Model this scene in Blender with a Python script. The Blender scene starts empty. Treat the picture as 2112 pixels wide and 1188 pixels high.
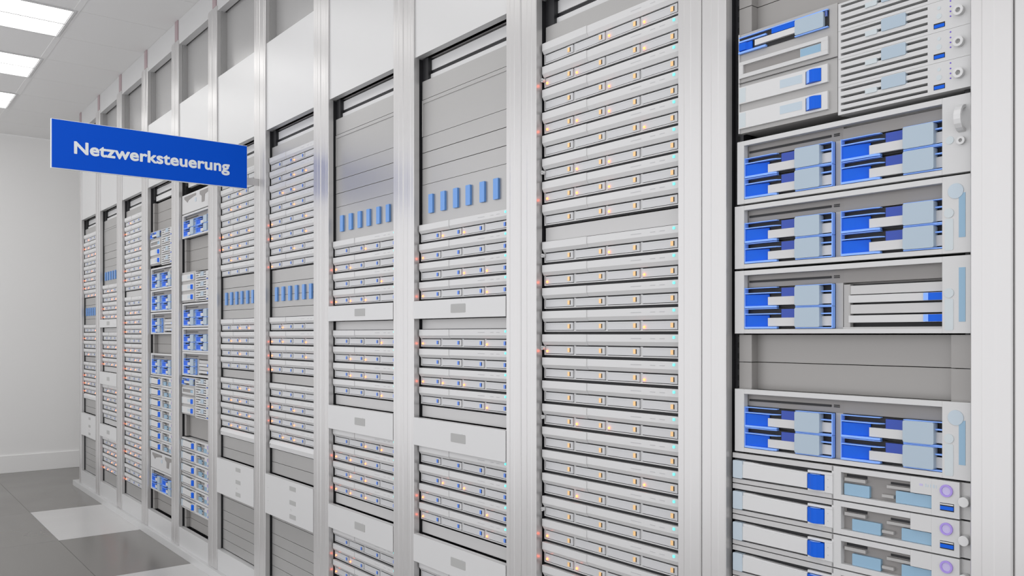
import bpy, bmesh, math, random
from mathutils import Vector, Matrix

random.seed(7)
C = bpy.context.scene.collection
H = 1.176            # camera height above the floor
D = 1.40             # camera to the front plane of the rack row
G = 1.418            # camera to the plane of the equipment fronts
YAW = math.radians(38.33)
F = 1734.0           # focal length in pixels of the 2112 wide frame
PITCH = 0.600        # rack pitch along the row
OPEN0 = 0.597        # near edge of the first rack's opening
OPENW = 0.474        # width of an opening


# ---------------------------------------------------------------- materials
def srgb(r, g, b):
    def f(c):
        c /= 255.0
        return c / 12.92 if c <= 0.04045 else ((c + 0.055) / 1.055) ** 2.4
    return (f(r), f(g), f(b), 1.0)


def mat(name, col, rough=0.5, metal=0.0, emit=None, strength=0.0, noise=0.0, nscale=(6, 6, 6), bump=0.0, coat=0.0, spec=0.5):
    m = bpy.data.materials.new(name)
    m.use_nodes = True
    nt = m.node_tree
    b = nt.nodes['Principled BSDF']
    b.inputs['Base Color'].default_value = col
    b.inputs['Roughness'].default_value = rough
    b.inputs['Metallic'].default_value = metal
    b.inputs['Specular IOR Level'].default_value = spec
    b.inputs['Coat Weight'].default_value = coat
    if emit:
        b.inputs['Emission Color'].default_value = emit
        b.inputs['Emission Strength'].default_value = strength
    if noise or bump:
        tc = nt.nodes.new('ShaderNodeTexCoord')
        mp = nt.nodes.new('ShaderNodeMapping')
        mp.inputs['Scale'].default_value = nscale
        nz = nt.nodes.new('ShaderNodeTexNoise')
        nz.inputs['Scale'].default_value = 1.0
        nz.inputs['Detail'].default_value = 4.0
        nt.links.new(tc.outputs['Object'], mp.inputs['Vector'])
        nt.links.new(mp.outputs['Vector'], nz.inputs['Vector'])
        if noise:
            mr = nt.nodes.new('ShaderNodeMapRange')
            mr.inputs['To Min'].default_value = rough - noise
            mr.inputs['To Max'].default_value = rough + noise
            nt.links.new(nz.outputs['Fac'], mr.inputs['Value'])
            nt.links.new(mr.outputs['Result'], b.inputs['Roughness'])
        if bump:
            bp = nt.nodes.new('ShaderNodeBump')
            bp.inputs['Strength'].default_value = bump
            bp.inputs['Distance'].default_value = 0.002
            nt.links.new(nz.outputs['Fac'], bp.inputs['Height'])
            nt.links.new(bp.outputs['Normal'], b.inputs['Normal'])
    return m


M = {
    'post': mat('satin_metal', (0.56, 0.552, 0.548, 1), 0.28, 0.50, noise=0.003, nscale=(30, 30, 0.6)),
    'panel': mat('satin_panel', (0.603, 0.603, 0.603, 1), 0.36, 0.25, noise=0.01, nscale=(2, 2, 2)),
    'window': mat('smoked_panel', (0.4, 0.396, 0.392, 1), 0.22, 0.25, noise=0.04),
    'mauve': mat('mauve_reflection', (0.416, 0.32, 0.336, 1), 0.35, 0.3, noise=0.05),  # mauve reflection on the post tops, put into the colour
    'black': mat('black_rail', (0.012, 0.012, 0.014, 1), 0.4, 0.0, noise=0.05),
    'hole': mat('rail_hole', (0.002, 0.002, 0.002, 1), 0.8),
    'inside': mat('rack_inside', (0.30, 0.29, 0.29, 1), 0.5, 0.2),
    'white': mat('white_shell', (0.56, 0.56, 0.56, 1), 0.38, 0.0, noise=0.012, nscale=(20, 20, 20)),
    'white2': mat('white_gloss', (0.602, 0.602, 0.602, 1), 0.28, 0.0, noise=0.012, nscale=(20, 20, 20)),
    'caddy': mat('caddy_white', (0.538, 0.542, 0.552, 1), 0.35, 0.0, noise=0.012, nscale=(30, 30, 30)),
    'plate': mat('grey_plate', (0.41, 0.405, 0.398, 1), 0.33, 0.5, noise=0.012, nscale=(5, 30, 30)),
    'plate_shaded': mat('shaded_bay_plate', (0.30, 0.29, 0.28, 1), 0.45, 0.15, noise=0.012, nscale=(5, 30, 30)),  # darker copy of the grey plate, the bay's shade put into its colour
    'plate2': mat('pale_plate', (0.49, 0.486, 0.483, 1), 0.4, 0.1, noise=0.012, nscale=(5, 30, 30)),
    'taupe': mat('taupe_plastic', (0.238, 0.227, 0.22, 1), 0.45, 0.0, noise=0.05),
    'cagegrey': mat('grey_cage', (0.38, 0.373, 0.366, 1), 0.45, 0.0, noise=0.05),  # one even grey for cages, dividers and shelf inserts
    'dark': mat('dark_slot', (0.01, 0.01, 0.012, 1), 0.6),
    'blue': mat('blue_plastic', (0.0, 0.105, 0.66, 1), 0.3, 0.0, noise=0.03, spec=0.2),
    'navy': mat('navy_plastic', (0.01, 0.05, 0.36, 1), 0.35, 0.0, noise=0.05),
    'sky': mat('light_blue_edge', (0.22, 0.42, 0.95, 1), 0.3, 0.0, noise=0.05),
    'pad': mat('pale_blue_pad', (0.367, 0.452, 0.53, 1), 0.35, 0.0, noise=0.04),
    'tint': mat('tinted_window', (0.238, 0.391, 0.527, 1), 0.25, 0.0, noise=0.04),
    'tint2': mat('faint_tint', (0.452, 0.53, 0.593, 1), 0.35, 0.0, noise=0.04),
    'tint3': mat('faintest_tint', (0.518, 0.57, 0.592, 1), 0.35, 0.0, noise=0.04),
    'tab': mat('blue_tab', (0.128, 0.306, 0.68, 1), 0.3, 0.0, noise=0.04),
    'latchblue': mat('latch_blue', (0.09, 0.24, 0.80, 1), 0.3, 0.0, noise=0.04),
    'latchorange': mat('latch_orange', (0.98, 0.62, 0.28, 1), 0.35, 0.0, noise=0.04),
    'violet': mat('violet_ring', (0.357, 0.255, 0.68, 1), 0.35, 0.0, noise=0.04),
    'lilac': mat('lilac_button', (0.48, 0.432, 0.672, 1), 0.35, 0.0, noise=0.04),
    'dot': mat('violet_dot', (0.12, 0.05, 0.55, 1), 0.4),
    'greylabel': mat('grey_label', (0.396, 0.396, 0.389, 1), 0.6, noise=0.05),
    'print': mat('faint_print', (0.449, 0.449, 0.462, 1), 0.6),
    'led': mat('orange_led', (1, 0.3, 0.1, 1), 0.4, emit=(1.0, 0.115, 0.03, 1), strength=6.5),
    'cyan': mat('cyan_led', (0.2, 0.8, 0.75, 1), 0.4, emit=(0.10, 0.75, 0.70, 1), strength=0.75),
    'sign': mat('sign_blue', (0.0, 0.085, 0.64, 1), 0.4, 0.0, noise=0.03, spec=0.12),
    'signwhite': mat('sign_white', (0.84, 0.88, 0.88, 1), 0.4, noise=0.03),
    'lamp': mat('lamp_diffuser', (0.9, 0.9, 0.9, 1), 0.5, emit=(1, 0.99, 0.97, 1), strength=3.2),
    'lampframe': mat('lamp_frame', (0.64, 0.64, 0.64, 1), 0.4, 0.2, noise=0.04),
}


def floor_material():
    m = bpy.data.materials.new('dark_floor_tile')
    m.use_nodes = True
    nt = m.node_tree
    b = nt.nodes['Principled BSDF']
    tc = nt.nodes.new('ShaderNodeTexCoord')
    nz = nt.nodes.new('ShaderNodeTexNoise')
    nz.inputs['Scale'].default_value = 3.0
    nz.inputs['Detail'].default_value = 5.0
    rp = nt.nodes.new('ShaderNodeMapRange')
    rp.inputs['To Min'].default_value = 0.16
    rp.inputs['To Max'].default_value = 0.26
    nt.links.new(tc.outputs['Object'], nz.inputs['Vector'])
    nt.links.new(nz.outputs['Fac'], rp.inputs['Value'])
    nt.links.new(rp.outputs['Result'], b.inputs['Roughness'])
    b.inputs['Base Color'].default_value = (0.165, 0.156, 0.145, 1)
    b.inputs['Specular IOR Level'].default_value = 0.6
    return m


M['floor'] = floor_material()
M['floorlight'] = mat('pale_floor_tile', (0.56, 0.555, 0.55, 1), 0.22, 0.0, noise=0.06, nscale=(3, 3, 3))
M['seam'] = mat('seam_grey', (0.35, 0.35, 0.34, 1), 0.6)
M['floorseam'] = mat('floor_seam', (0.10, 0.10, 0.095, 1), 0.5)
M['wall'] = mat('painted_wall', (0.84, 0.835, 0.825, 1), 0.6, noise=0.05, nscale=(2, 2, 2), bump=0.03)
M['ceil'] = mat('ceiling_tile', (0.78, 0.775, 0.768, 1), 0.8, noise=0.05, nscale=(2, 2, 2), bump=0.05)


# ---------------------------------------------------------------- mesh building
class MB:
    def __init__(self, *mats):
        self.v, self.f, self.mi, self.mats = [], [], [], list(mats)

    def poly(self, pts, mi=0):
        b = len(self.v)
        self.v += [tuple(p) for p in pts]
        self.f.append(tuple(range(b, b + len(pts))))
        self.mi.append(mi)

    def box(self, x0, x1, y0, y1, z0, z1, mi=0):
        b = len(self.v)
        self.v += [(x0, y0, z0), (x1, y0, z0), (x1, y1, z0), (x0, y1, z0), (x0, y0, z1), (x1, y0, z1), (x1, y1, z1), (x0, y1, z1)]
        for q in ((0, 3, 2, 1), (4, 5, 6, 7), (0, 1, 5, 4), (1, 2, 6, 5), (2, 3, 7, 6), (3, 0, 4, 7)):
            self.f.append(tuple(b + i for i in q))
            self.mi.append(mi)
        return self

    def ext(self, pts, axis, a, c, mi=0):
        """extrude a closed outline: axis 'x': pts are (y,z); 'y': (x,z); 'z': (x,y)"""
        n = len(pts)
        b = len(self.v)
        for t in (a, c):
            for p, q in pts:
                self.v.append({'x': (t, p, q), 'y': (p, t, q), 'z': (p, q, t)}[axis])
        self.f.append(tuple(b + i for i in range(n)))
        self.f.append(tuple(b + n + i for i in reversed(range(n))))
        self.mi += [mi, mi]
        for i in range(n):
            j = (i + 1) % n
            self.f.append((b + i, b + n + i, b + n + j, b + j))
            self.mi.append(mi)
        return self

    def disc(self, x, z, r, y0, y1, mi=0, n=20, rx=None):
        rx = rx or r
        return self.ext([(x + rx * math.cos(2 * math.pi * i / n), z + r * math.sin(2 * math.pi * i / n)) for i in range(n)], 'y', y0, y1, mi)

    def ring(self, x, z, r, ri, y0, y1, mi=0, n=24):
        b = len(self.v)
        for rr, y in ((r, y0), (ri, y0), (ri, y1), (r, y1)):
            for i in range(n):
                a = 2 * math.pi * i / n
                self.v.append((x + rr * math.cos(a), y, z + rr * math.sin(a)))
        for k in range(4):
            for i in range(n):
                j = (i + 1) % n
                k2 = (k + 1) % 4
                self.f.append((b + k * n + i, b + k * n + j, b + k2 * n + j, b + k2 * n + i))
                self.mi.append(mi)
        return self

    def rrect(self, x0, x1, z0, z1, r, y0, y1, mi=0):
        p = []
        for cx, cz, a0 in ((x1 - r, z1 - r, 0), (x0 + r, z1 - r, 90), (x0 + r, z0 + r, 180), (x1 - r, z0 + r, 270)):
            for k in range(5):
                a = math.radians(a0 + 22.5 * k)
                p.append((cx + r * math.cos(a), cz + r * math.sin(a)))
        return self.ext(p, 'y', y0, y1, mi)

    def mesh(self, name, bevel=0.0):
        me = bpy.data.meshes.new(name)
        me.from_pydata(self.v, [], self.f)
        for m in self.mats:
            me.materials.append(M[m])
        for p, i in zip(me.polygons, self.mi):
            p.material_index = i
        bm = bmesh.new()
        bm.from_mesh(me)
        bmesh.ops.recalc_face_normals(bm, faces=bm.faces)
        if bevel:
            es = [e for e in bm.edges if len(e.link_faces) == 2 and e.calc_face_angle(0) > 0.5]
            bmesh.ops.bevel(bm, geom=es, offset=bevel, segments=2, affect='EDGES', profile=0.6, clamp_overlap=True)
        bm.to_mesh(me)
        bm.free()
        return me


def new_obj(name, me, parent=None, loc=(0, 0, 0)):
    o = bpy.data.objects.new(name, me)
    C.objects.link(o)
    o.parent = parent
    o.location = loc
    return o


def tag(o, label=None, cat=None, group=None, kind=None):
    if label:
        o['label'] = label
    if cat:
        o['category'] = cat
    if group:
        o['group'] = group
    if kind:
        o['kind'] = kind
    return o


def place(name, spec, loc, label, cat, group=None, rot=-math.pi / 2):
    """A thing: an Empty at its base, its parts and their sub-parts. spec = [(part, mesh, loc, [(sub, mesh, loc)], label)]"""
    e = bpy.data.objects.new(name, None)
    C.objects.link(e)
    e.empty_display_size = 0.02
    e.location = loc
    e.rotation_euler = (0, 0, rot)
    tag(e, label, cat, group)
    for part in spec:
        o = new_obj(part[0], part[1], e, part[2])
        if len(part) > 4 and part[4]:
            o['label'] = part[4]
        for s in (part[3] if len(part) > 3 else []):
            new_obj(s[0], s[1], o, s[2])
    return e


def YX(x, plane=G):
    """distance along the row of the point of the equipment plane seen at pixel column x"""
    return plane / math.tan(YAW + math.atan((x - 1056) / F))


YF0 = OPEN0 + OPENW


def U(x):            # position across the first rack's opening, from its far jamb
    return YF0 - YX(x)


ORD = ['first', 'second', 'third', 'fourth', 'fifth', 'sixth', 'seventh', 'eighth', 'ninth', 'tenth', 'eleventh', 'twelfth', 'thirteenth',
       'fourteenth', 'fifteenth', 'sixteenth', 'seventeenth', 'eighteenth', 'nineteenth', 'twentieth', 'twenty-first', 'twenty-second',
       'twenty-third', 'twenty-fourth', 'twenty-fifth', 'twenty-sixth', 'twenty-seventh', 'twenty-eighth', 'twenty-ninth', 'thirtieth', 'thirty-first', 'thirty-second']
RACK = ['nearest rack', 'second-nearest rack', 'third-nearest rack', 'fourth-nearest rack', 'fifth-nearest rack', 'sixth-nearest rack',
        'seventh-nearest rack', 'eighth-nearest rack', 'ninth-nearest rack', 'tenth-nearest rack', 'farthest rack']


def base(k):          # world Y of rack k's far jamb
    return OPEN0 + PITCH * k + OPENW


SET = 0.009            # equipment faces sit this far behind the reference plane


def L(k, z, s=SET):
    return (G + s, base(k), H + z)


# ---------------------------------------------------------------- equipment: slim drive server
SW = 0.468


def server_meshes():
    d = {}
    b = MB('white', 'dark')
    b.box(0.024, 0.450, 0.0028, 0.42, 0.002, 0.0565)
    b.box(0.006, SW, -0.001, 0.003, 0.0302, 0.0565)           # face behind the strip
    b.box(0.0065, SW, 0.0012, 0.0028, 0.0003, 0.0305, 1)
    b.box(0.0065, SW, 0.0012, 0.0028, 0.0566, 0.0598, 1)         # dark back of the drive row and gaps, their shade put into the colour
    b.box(0.008, SW, -0.0036, 0.001, 0.0038, 0.0064)          # lower lip
    b.box(0.006, 0.0095, -0.003, 0.003, 0.0034, 0.0290)
    for i in range(1, 4):
        b.box(0.0048 + 0.1125 * i, 0.0112 + 0.1125 * i, -0.0005, 0.001, 0.006, 0.0285)
    d['housing'] = b.mesh('server_housing')
    b = MB('white2', 'print')
    b.ext([(-0.0085, 0.0567), (-0.0085, 0.0395), (-0.0035, 0.0300), (-0.001, 0.0300), (-0.001, 0.0567)], 'x', 0.006, SW)
    b.ext([(-0.0105, 0.0569), (-0.0105, 0.0385), (-0.0045, 0.0295), (-0.002, 0.0295), (-0.002, 0.0569)], 'x', 0.0055, 0.172)
    for u0, u1 in ((0.318, 0.352), (0.378, 0.394), (0.406, 0.422)):
        b.box(u0, u1, -0.0088, -0.008, 0.046, 0.0485, 1)
    d['strip'] = b.mesh('server_strip', 0.0006)
    b = MB('caddy', 'dark')
    b.box(0, 0.1050, -0.0030, 0.0010, 0, 0.0190)
    b.box(0.0835, 0.1050, -0.0042, -0.0028, 0, 0.0190)
    b.box(0.0085, 0.08, -0.0034, -0.0029, 0.0152, 0.0162)
    d['caddy'] = b.mesh('server_caddy', 0.0004)
    for c in ('orange', 'blue'):
        b = MB('latch' + c, 'dark')
        b.box(0, 0.0078, -0.0056, 0, 0, 0.0105)
        b.box(0.0078, 0.0098, -0.0050, 0, 0.0, 0.0105, 1)
        d['latch_' + c] = b.mesh('latch_' + c)
    bm = bmesh.new()
    bmesh.ops.create_icosphere(bm, subdivisions=2, radius=0.0029)
    me = bpy.data.meshes.new('led_bulb')
    bm.to_mesh(me)
    bm.free()
    me.materials.append(M['led'])
    d['led'] = me
    b = MB('cyan')
    b.rrect(-0.0028, 0.0028, -0.0028, 0.0028, 0.0008, -0.0105, -0.0082)
    d['cyan'] = b.mesh('power_light')
    b = MB('white2', 'greylabel')
    b.ring(0, 0, 0.0052, 0.0022, -0.012, -0.004)
    b.disc(0, 0, 0.0024, -0.008, -0.004, 1)
    d['screw'] = b.mesh('thumb_screw')
    return d


SM = server_meshes()


def server(k, z, leds, col, n, screw=False):
    spec = [('housing', SM['housing'], (0, 0, 0)), ('top_strip', SM['strip'], (0, 0, 0), [('power_light', SM['cyan'], (0.4485, 0, 0.0500))])]
    for i in range(4):
        u = 0.0115 + 0.1125 * i
        spec.append(('drive_caddy', SM['caddy'], (u, 0, 0.0078), [('latch', SM['latch_' + col], (0.0868, 0, 0.0042))]))
    for i in leds:
        spec.append(('status_light', SM['led'], (0.0185 + 0.1127 * (i - 1), -0.0042, 0.0135), [], 'lit orange light'))
    if screw:
        spec.append(('thumb_screw', SM['screw'], (0.0065, 0, 0.022)))
    many = ['no', 'one', 'two', 'three', 'four'][len(leds)]
    place('drive_server', spec, L(k, z),
          f'white drive server with {many} orange light{"" if len(leds) == 1 else "s"}, {ORD[n]} from top of {RACK[k]}',
          'server', 'slim drive servers')


# ---------------------------------------------------------------- plates and panels
_cache = {}


def plate_mesh(h, style):
    key = (round(h, 4), style)
    if key in _cache:
        return _cache[key]
    m = {'pale': 'plate2', 'bay': 'plate_shaded'}.get(style, 'plate')
    b = MB(m)
    if style == 'recessed':
        b.box(0.012, 0.464, 0.0022, 0.0034, 0.0005, h - 0.0005)
        b.box(0.006, 0.468, 0.000, 0.0028, h - 0.012, h - 0.0006)
        b.box(0.006, 0.014, 0.000, 0.0028, 0.0006, h - 0.012)
        b.box(0.460, 0.468, 0.000, 0.0028, 0.0006, h - 0.012)
    elif style == 'bay':
        b.box(0.024, 0.450, 0.022, 0.024, 0.0004, h - 0.0004)
        b.box(0.012, 0.042, 0.002, 0.0036, 0.0004, h - 0.0004)
        b.box(0.040, 0.042, 0.0036, 0.0220, 0.0004, h - 0.0004)
        b.box(0.432, 0.468, 0.002, 0.0036, 0.0004, h - 0.0004)
        b.box(0.432, 0.434, 0.0036, 0.0220, 0.0004, h - 0.0004)
    else:
        b.box(0.007, 0.468, 0.001, 0.0030, 0.0006, h - 0.0006)
    me = b.mesh('plate', 0.0004)
    _cache[key] = me
    return me


def plate(k, z0, z1, n, style='flat'):
    words = {'flat': 'plain grey blanking plate', 'pale': 'pale smooth blanking plate', 'recessed': 'grey blanking plate with framed recessed field',
             'bay': 'set-back grey plate'}[style]
    o = new_obj('blanking_plate', plate_mesh(z1 - z0, style), None, L(k, z0))
    o.rotation_euler = (0, 0, -math.pi / 2)
    tag(o, f'{words}, {ORD[n]} blank from top of {RACK[k]}', 'plate', 'blanking plates')


def slotted(k, z0, z1, zs0, zs1, mid=None):
    h = z1 - z0
    b = MB('plate', 'dark')
    b.box(0.007, 0.468, 0.001, 0.003, 0.0006, h - 0.0006)
    if mid:
        b.box(0.007, 0.468, 0.0006, 0.0012, mid - z0 - 0.0008, mid - z0 + 0.0008, 1)
    spec = [('faceplate', b.mesh('slotted_plate'), (0, 0, 0))]
    t = MB('tab')
    t.rrect(-0.0115, 0.0115, 0, zs1 - zs0, 0.002, -0.006, 0.0012)
    tm = t.mesh('tab', 0.0006)
    for x in (885.7, 910.7, 936.7, 962.7, 991.8, 1020.0):
        spec.append(('blue_tab', tm, (base(2) - YX(x), 0, zs0 - z0)))
    place('slotted_plate', spec, L(k, z0), f'grey plate with a row of six upright blue tabs in the {RACK[k]}', 'plate', 'plates with blue tabs')


def cover(k, z0, z1, n, total, labels=1):
    h = z1 - z0
    b = MB('white2', 'dark')
    b.box(0.0006, 0.4732, -0.019, -0.0172, 0.0008, h - 0.0008)
    b.box(0.0006, 0.4732, -0.0185, -0.002, h - 0.0024, h - 0.0008)
    b.box(0.0006, 0.4732, -0.0185, -0.002, 0.0008, 0.0024)
    b.box(0.020, 0.450, -0.0175, 0.004, 0.003, h - 0.003)
    if labels > 1:
        for zz in (0.33, 0.66):
            b.disc(0.034, h * zz, 0.0016, -0.0194, -0.0188, 1, 8)
    spec = [('faceplate', b.mesh('cover_panel', 0.0004), (0, 0, 0))]
    w = 0.075 if labels == 1 else 0.06
    lh = 0.026 if labels == 1 else 0.018
    g = MB('greylabel')
    g.rrect(0, w, 0, lh, 0.003, -0.0196, -0.0188)
    gm = g.mesh('panel_label')
    for i in range(labels):
        zc = h * (i + 0.5) / labels if labels > 1 else h * 0.5
        spec.append(('label_plate', gm, (0.21 if labels == 1 else 0.255, 0, zc - lh / 2), [], 'grey label'))
    if labels == 1:
        lab = f'flat white cover panel with one grey label, {ORD[n]} from top of {RACK[k]}'
    else:
        lab = f'large white cover panel with three grey labels low in the {RACK[k]}'
    place('cover_panel', spec, L(k, z0, 0), lab, 'panel', 'white cover panels')


def tray(k, z0, z1):
    h = z1 - z0
    b = MB('white2')
    b.ext([(-0.010, h * 0.85), (-0.014, h * 0.55), (-0.012, 0.004), (-0.004, 0.0015), (0.003, 0.0015), (0.003, h - 0.001), (-0.004, h - 0.001)], 'x', 0.012, 0.464)
    b.box(0.024, 0.45, 0.003, 0.35, 0.003, h - 0.003)
    c = MB('greylabel')
    c.disc(0, 0, 0.003, -0.017, -0.010)
    place('cable_tray', [('tray_body', b.mesh('tray_body', 0.001), (0, 0, 0)), ('screw', c.mesh('tray_screw'), (0.022, 0, h * 0.5))],
          L(k, z0), f'rounded pale tray directly below the last drive server of the {RACK[k]}', 'tray', 'rounded pale trays')


# ---------------------------------------------------------------- blue-handled drive chassis
CH = 0.1275
CL0, CL1 = U(1536), U(1716.3)
CR0 = U(1734.5)
CW = CL1 - CL0
EDGE = U(1943.6)


def carrier_spec(u0, umax=None, black_right=True):
    """one hot-swap carrier, h 0.0408, at u0"""
    h = 0.0408
    fx = lambda px: U(px) - CL0
    s = []
    e = min(CW, (umax - u0)) if umax else CW
    b = MB('dark', 'caddy')
    b.box(0, e, 0.0075, 0.012, 0.001, h - 0.001)
    b.box(fx(1692), e - 0.002, 0.001, 0.006, h * 0.12, h * 0.56, 1)
    body = ('carrier_body', b.mesh('carrier_body'), (0, 0, 0))
    b = MB('blue')
    x1 = fx(1581)
    n = 8
    pts = [(0.0015, 0.007)]
    for i in range(n + 1):
        t = i / n
        pts.append((0.0015 + (x1 - 0.0015) * t, -0.0035 + 0.008 * t * t))
    pts.append((x1, 0.007))
    b.ext(pts, 'z', h * 0.10, h * 0.66)
    grip = ('grip', b.mesh('carrier_grip', 0.0006), (0, 0, 0))
    b = MB('navy')
    b.box(fx(1608), fx(1641), 0.001, 0.006, h * 0.40, h * 0.93)
    win = ('window_insert', b.mesh('carrier_insert'), (0, 0, 0))
    b = MB('white')
    b.box(x1 + 0.0005, fx(1645), -0.0015, 0.006, h * 0.12, h * 0.52)
    bar = ('bar', b.mesh('carrier_bar', 0.0005), (0, 0, 0))
    b = MB('pad')
    b.rrect(fx(1640.6), fx(1692), h * 0.055, h * 0.965, 0.003, -0.009, 0.006)
    pad = ('release_pad', b.mesh('carrier_pad', 0.0006), (0, 0, 0))
    b = MB('sky')
    lipend = fx(1600)
    b.ext([(0, -0.0055), (lipend * 0.86, -0.0055), (lipend, -0.002), (lipend + 0.006, 0.004), (lipend + 0.006, 0.007), (0, 0.007)], 'z', h * 0.69, h * 0.74)
    b.ext([(0, -0.004), (lipend * 0.86, -0.004), (lipend, -0.001), (lipend, 0.007), (0, 0.007)], 'z', h * 0.95, h * 0.99)
    b.ext([(0, -0.006), (lipend * 0.90, -0.006), (lipend, -0.002), (lipend, 0.006), (0, 0.006)], 'z', h * 0.0, h * 0.10)
    b.box(fx(1640), e, -0.005, 0.006, h * 0.0, h * 0.055)
    b.box(fx(1640), e, -0.005, 0.006, h * 0.965, h * 1.0)
    b.box(fx(1692), e, -0.003, 0.006, h * 0.65, h * 0.71)
    b.box(e - 0.002, e, -0.004, 0.006, 0, h)
    b.box(0, 0.0012, -0.006, 0.006, 0, h)
    trim = ('edge_rim', b.mesh('carrier_rim', 0.0003), (0, 0, 0))
    return [body, grip, win, bar, pad, trim]


CARR_L = carrier_spec(CL0)
CARR_R = carrier_spec(CR0, EDGE + 0.004)


def carrier_part(cs, u, z):
    """body is the part; grip, insert, bar, pad and rim are its sub-parts"""
    b = cs[0]
    return ('drive_carrier', b[1], (u, -0.004, z), [(c[0], c[1], (0, 0, 0)) for c in cs[1:]])


def chassis_spec(variant):
    s = []
    lu = U(1521) if variant == 'lid' else U(1516)
    b = MB('white', 'taupe', 'dark')
    r = 0.4735
    f0, f1 = -0.010, 0.003
    b.box(lu, CL0 - 0.001, f0, f1, 0.001, CH)
    b.box(EDGE, r, f0, f1, 0.001, CH)
    b.box(CL0 - 0.001, EDGE, f0, f1, 0.001, 0.0095)
    b.box(CL0 - 0.001, EDGE, f0, f1, CH - 0.0095, CH)
    s.append(('bezel', b.mesh('chassis_bezel', 0.0006), (0, 0, 0)))
    b = MB('taupe', 'dark', 'cagegrey')
    b.box(CL0 - 0.001, EDGE, 0.016, 0.019, 0.0096, CH - 0.0096)
    b.box(CL0 - 0.001, CR0 - 0.002, 0.004, 0.0158, 0.0935, CH - 0.0096)
    b.box(CL1 + 0.001, CR0 - 0.002, 0.002, 0.0158, 0.0098, 0.0935, 2)
    b.box(CL0 + 0.003, U(1707), 0.002, 0.0041, 0.1035, 0.1075, 1)
    b.box(U(1713), U(1724), 0.002, 0.0041, 0.1035, 0.1050, 1)
    b.box(U(1713), U(1724), 0.002, 0.0041, 0.1065, 0.1080, 1)
    b.box(CR0 - 0.002, EDGE, 0.003 if variant != 'lid' else 0.001, 0.0158, 0.0935, 0.1135 if variant == 'lid' else CH - 0.0096)
    b.box(0.024, 0.45, 0.0195, 0.42, 0.004, CH - 0.004, 2)
    s.append(('housing', b.mesh('chassis_housing'), (0, 0, 0)))
    for z in (0.0105, 0.0518):
        s.append(carrier_part(CARR_L, CL0, z))
    if variant != 'optical':
        for z in (0.0105, 0.0518):
            s.append(carrier_part(CARR_R, CR0, z))
    else:
        b = MB('cagegrey', 'dark', 'plate2')
        b.box(CR0, CR0 + 0.012, 0.001, 0.015, 0.010, 0.090)
        b.box(CR0 + 0.012, EDGE + 0.003, 0.012, 0.0155, 0.010, 0.090, 1)
        b.box(CR0, EDGE + 0.003, -0.002, 0.012, 0.0096, 0.0125, 2)
        s.append(('optical_bay', b.mesh('optical_bay'), (0, 0, 0)))
        w0, w1 = U(1744.5), EDGE + 0.002
        for z, h, bl in ((0.0715, 0.0160, 0), (0.0565, 0.0135, 1), (0.0365, 0.0165, 0), (0.0205, 0.0130, 1)):
            c = MB('plate2' if not bl else 'white')
            c.box(0, w1 - w0, 0.002 if not bl else 0.0, 0.012, 0, h)
            sub = []
            if bl:
                t = MB('blue', 'sky')
                t.box(U(1911) - w0, w1 - w0, -0.003, 0.002, 0.0005, h - 0.0005)
                t.box(U(1901) - w0, U(1911) - w0, -0.0035, 0.002, 0.0005, h - 0.0005, 1)
                sub = [('blue_end', t.mesh('bar_end'), (0, 0, 0))]
            s.append(('slide_bar', c.mesh('slide_bar', 0.0005), (w0, 0, z), sub))
    # right ear
    if variant == 'lid':
        b = MB('tint3')
        b.disc(U(1959.6), 0.056, 0.0065, -0.0108, -0.0095)
        s.append(('round_button', b.mesh('ear_button'), (0, 0, 0)))
        b = MB('white2', 'greylabel')
        b.ring(U(1984.5), 0.052, 0.0066, 0.0030, -0.016, -0.008)
        b.disc(U(1984.5), 0.052, 0.0032, -0.012, -0.008, 1)
        s.append(('thumb_screw', b.mesh('ear_screw'), (0, 0, 0)))
        b = MB('white2')
        n = 9
        ux = U(1978)
        for i in range(n):
            a0, a1 = math.pi * i / n, math.pi * (i + 1) / n
            zc, R, R2 = 0.088, 0.022, 0.017
            p = [(-0.010 - 0.020 * math.sin(a0) * (R2 / R if q else 1), zc + (R2 if q else R) * math.cos(a0)) for q in (0, 1)]
            q2 = [(-0.010 - 0.020 * math.sin(a1) * (R2 / R if q else 1), zc + (R2 if q else R) * math.cos(a1)) for q in (1, 0)]
            b.ext([p[0], p[1], q2[0], q2[1]], 'x', ux, ux + 0.011)
        s.append(('pull_handle', b.mesh('pull_handle'), (0, 0, 0)))
    else:
        b = MB('tint2')
        b.disc(U(1972), 0.102 if variant == 'quad' else 0.108, 0.0125, -0.0112, -0.0095)
        if variant != 'optical':
            s.append(('round_button', b.mesh('ear_button'), (0, 0, 0)))
        b = MB('tint3')
        b.disc(U(1958), 0.067, 0.0078, -0.0112, -0.0095)
        b.rrect(U(1949), U(1967), 0.006, 0.058, 0.003, -0.0106, -0.0095)
        s.append(('faint_badge', b.mesh('ear_badge'), (0, 0, 0)))
        b = MB('tint')
        b.box(U(1978.4), U(1992), -0.0106, -0.0095, 0.026 if variant != 'optical' else 0.02, 0.098 if variant != 'optical' else 0.108)
        s.append(('slot_window', b.mesh('ear_slot'), (0, 0, 0)))
    return s


_spec = {}


def get(name, fn, *a):
    if name not in _spec:
        _spec[name] = fn(*a)
    return _spec[name]


def chassis(k, z, variant, label):
    sp = get('chassis_' + variant, chassis_spec, variant)
    place('drive_chassis', sp, L(k, z), label + f' in the {RACK[k]}', 'server', 'blue-handled drive chassis')


# ---------------------------------------------------------------- drive cage (left) and vented module (right)
TL0, TL1 = U(1525.5), U(1728)
VL0 = U(1730.5)


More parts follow.
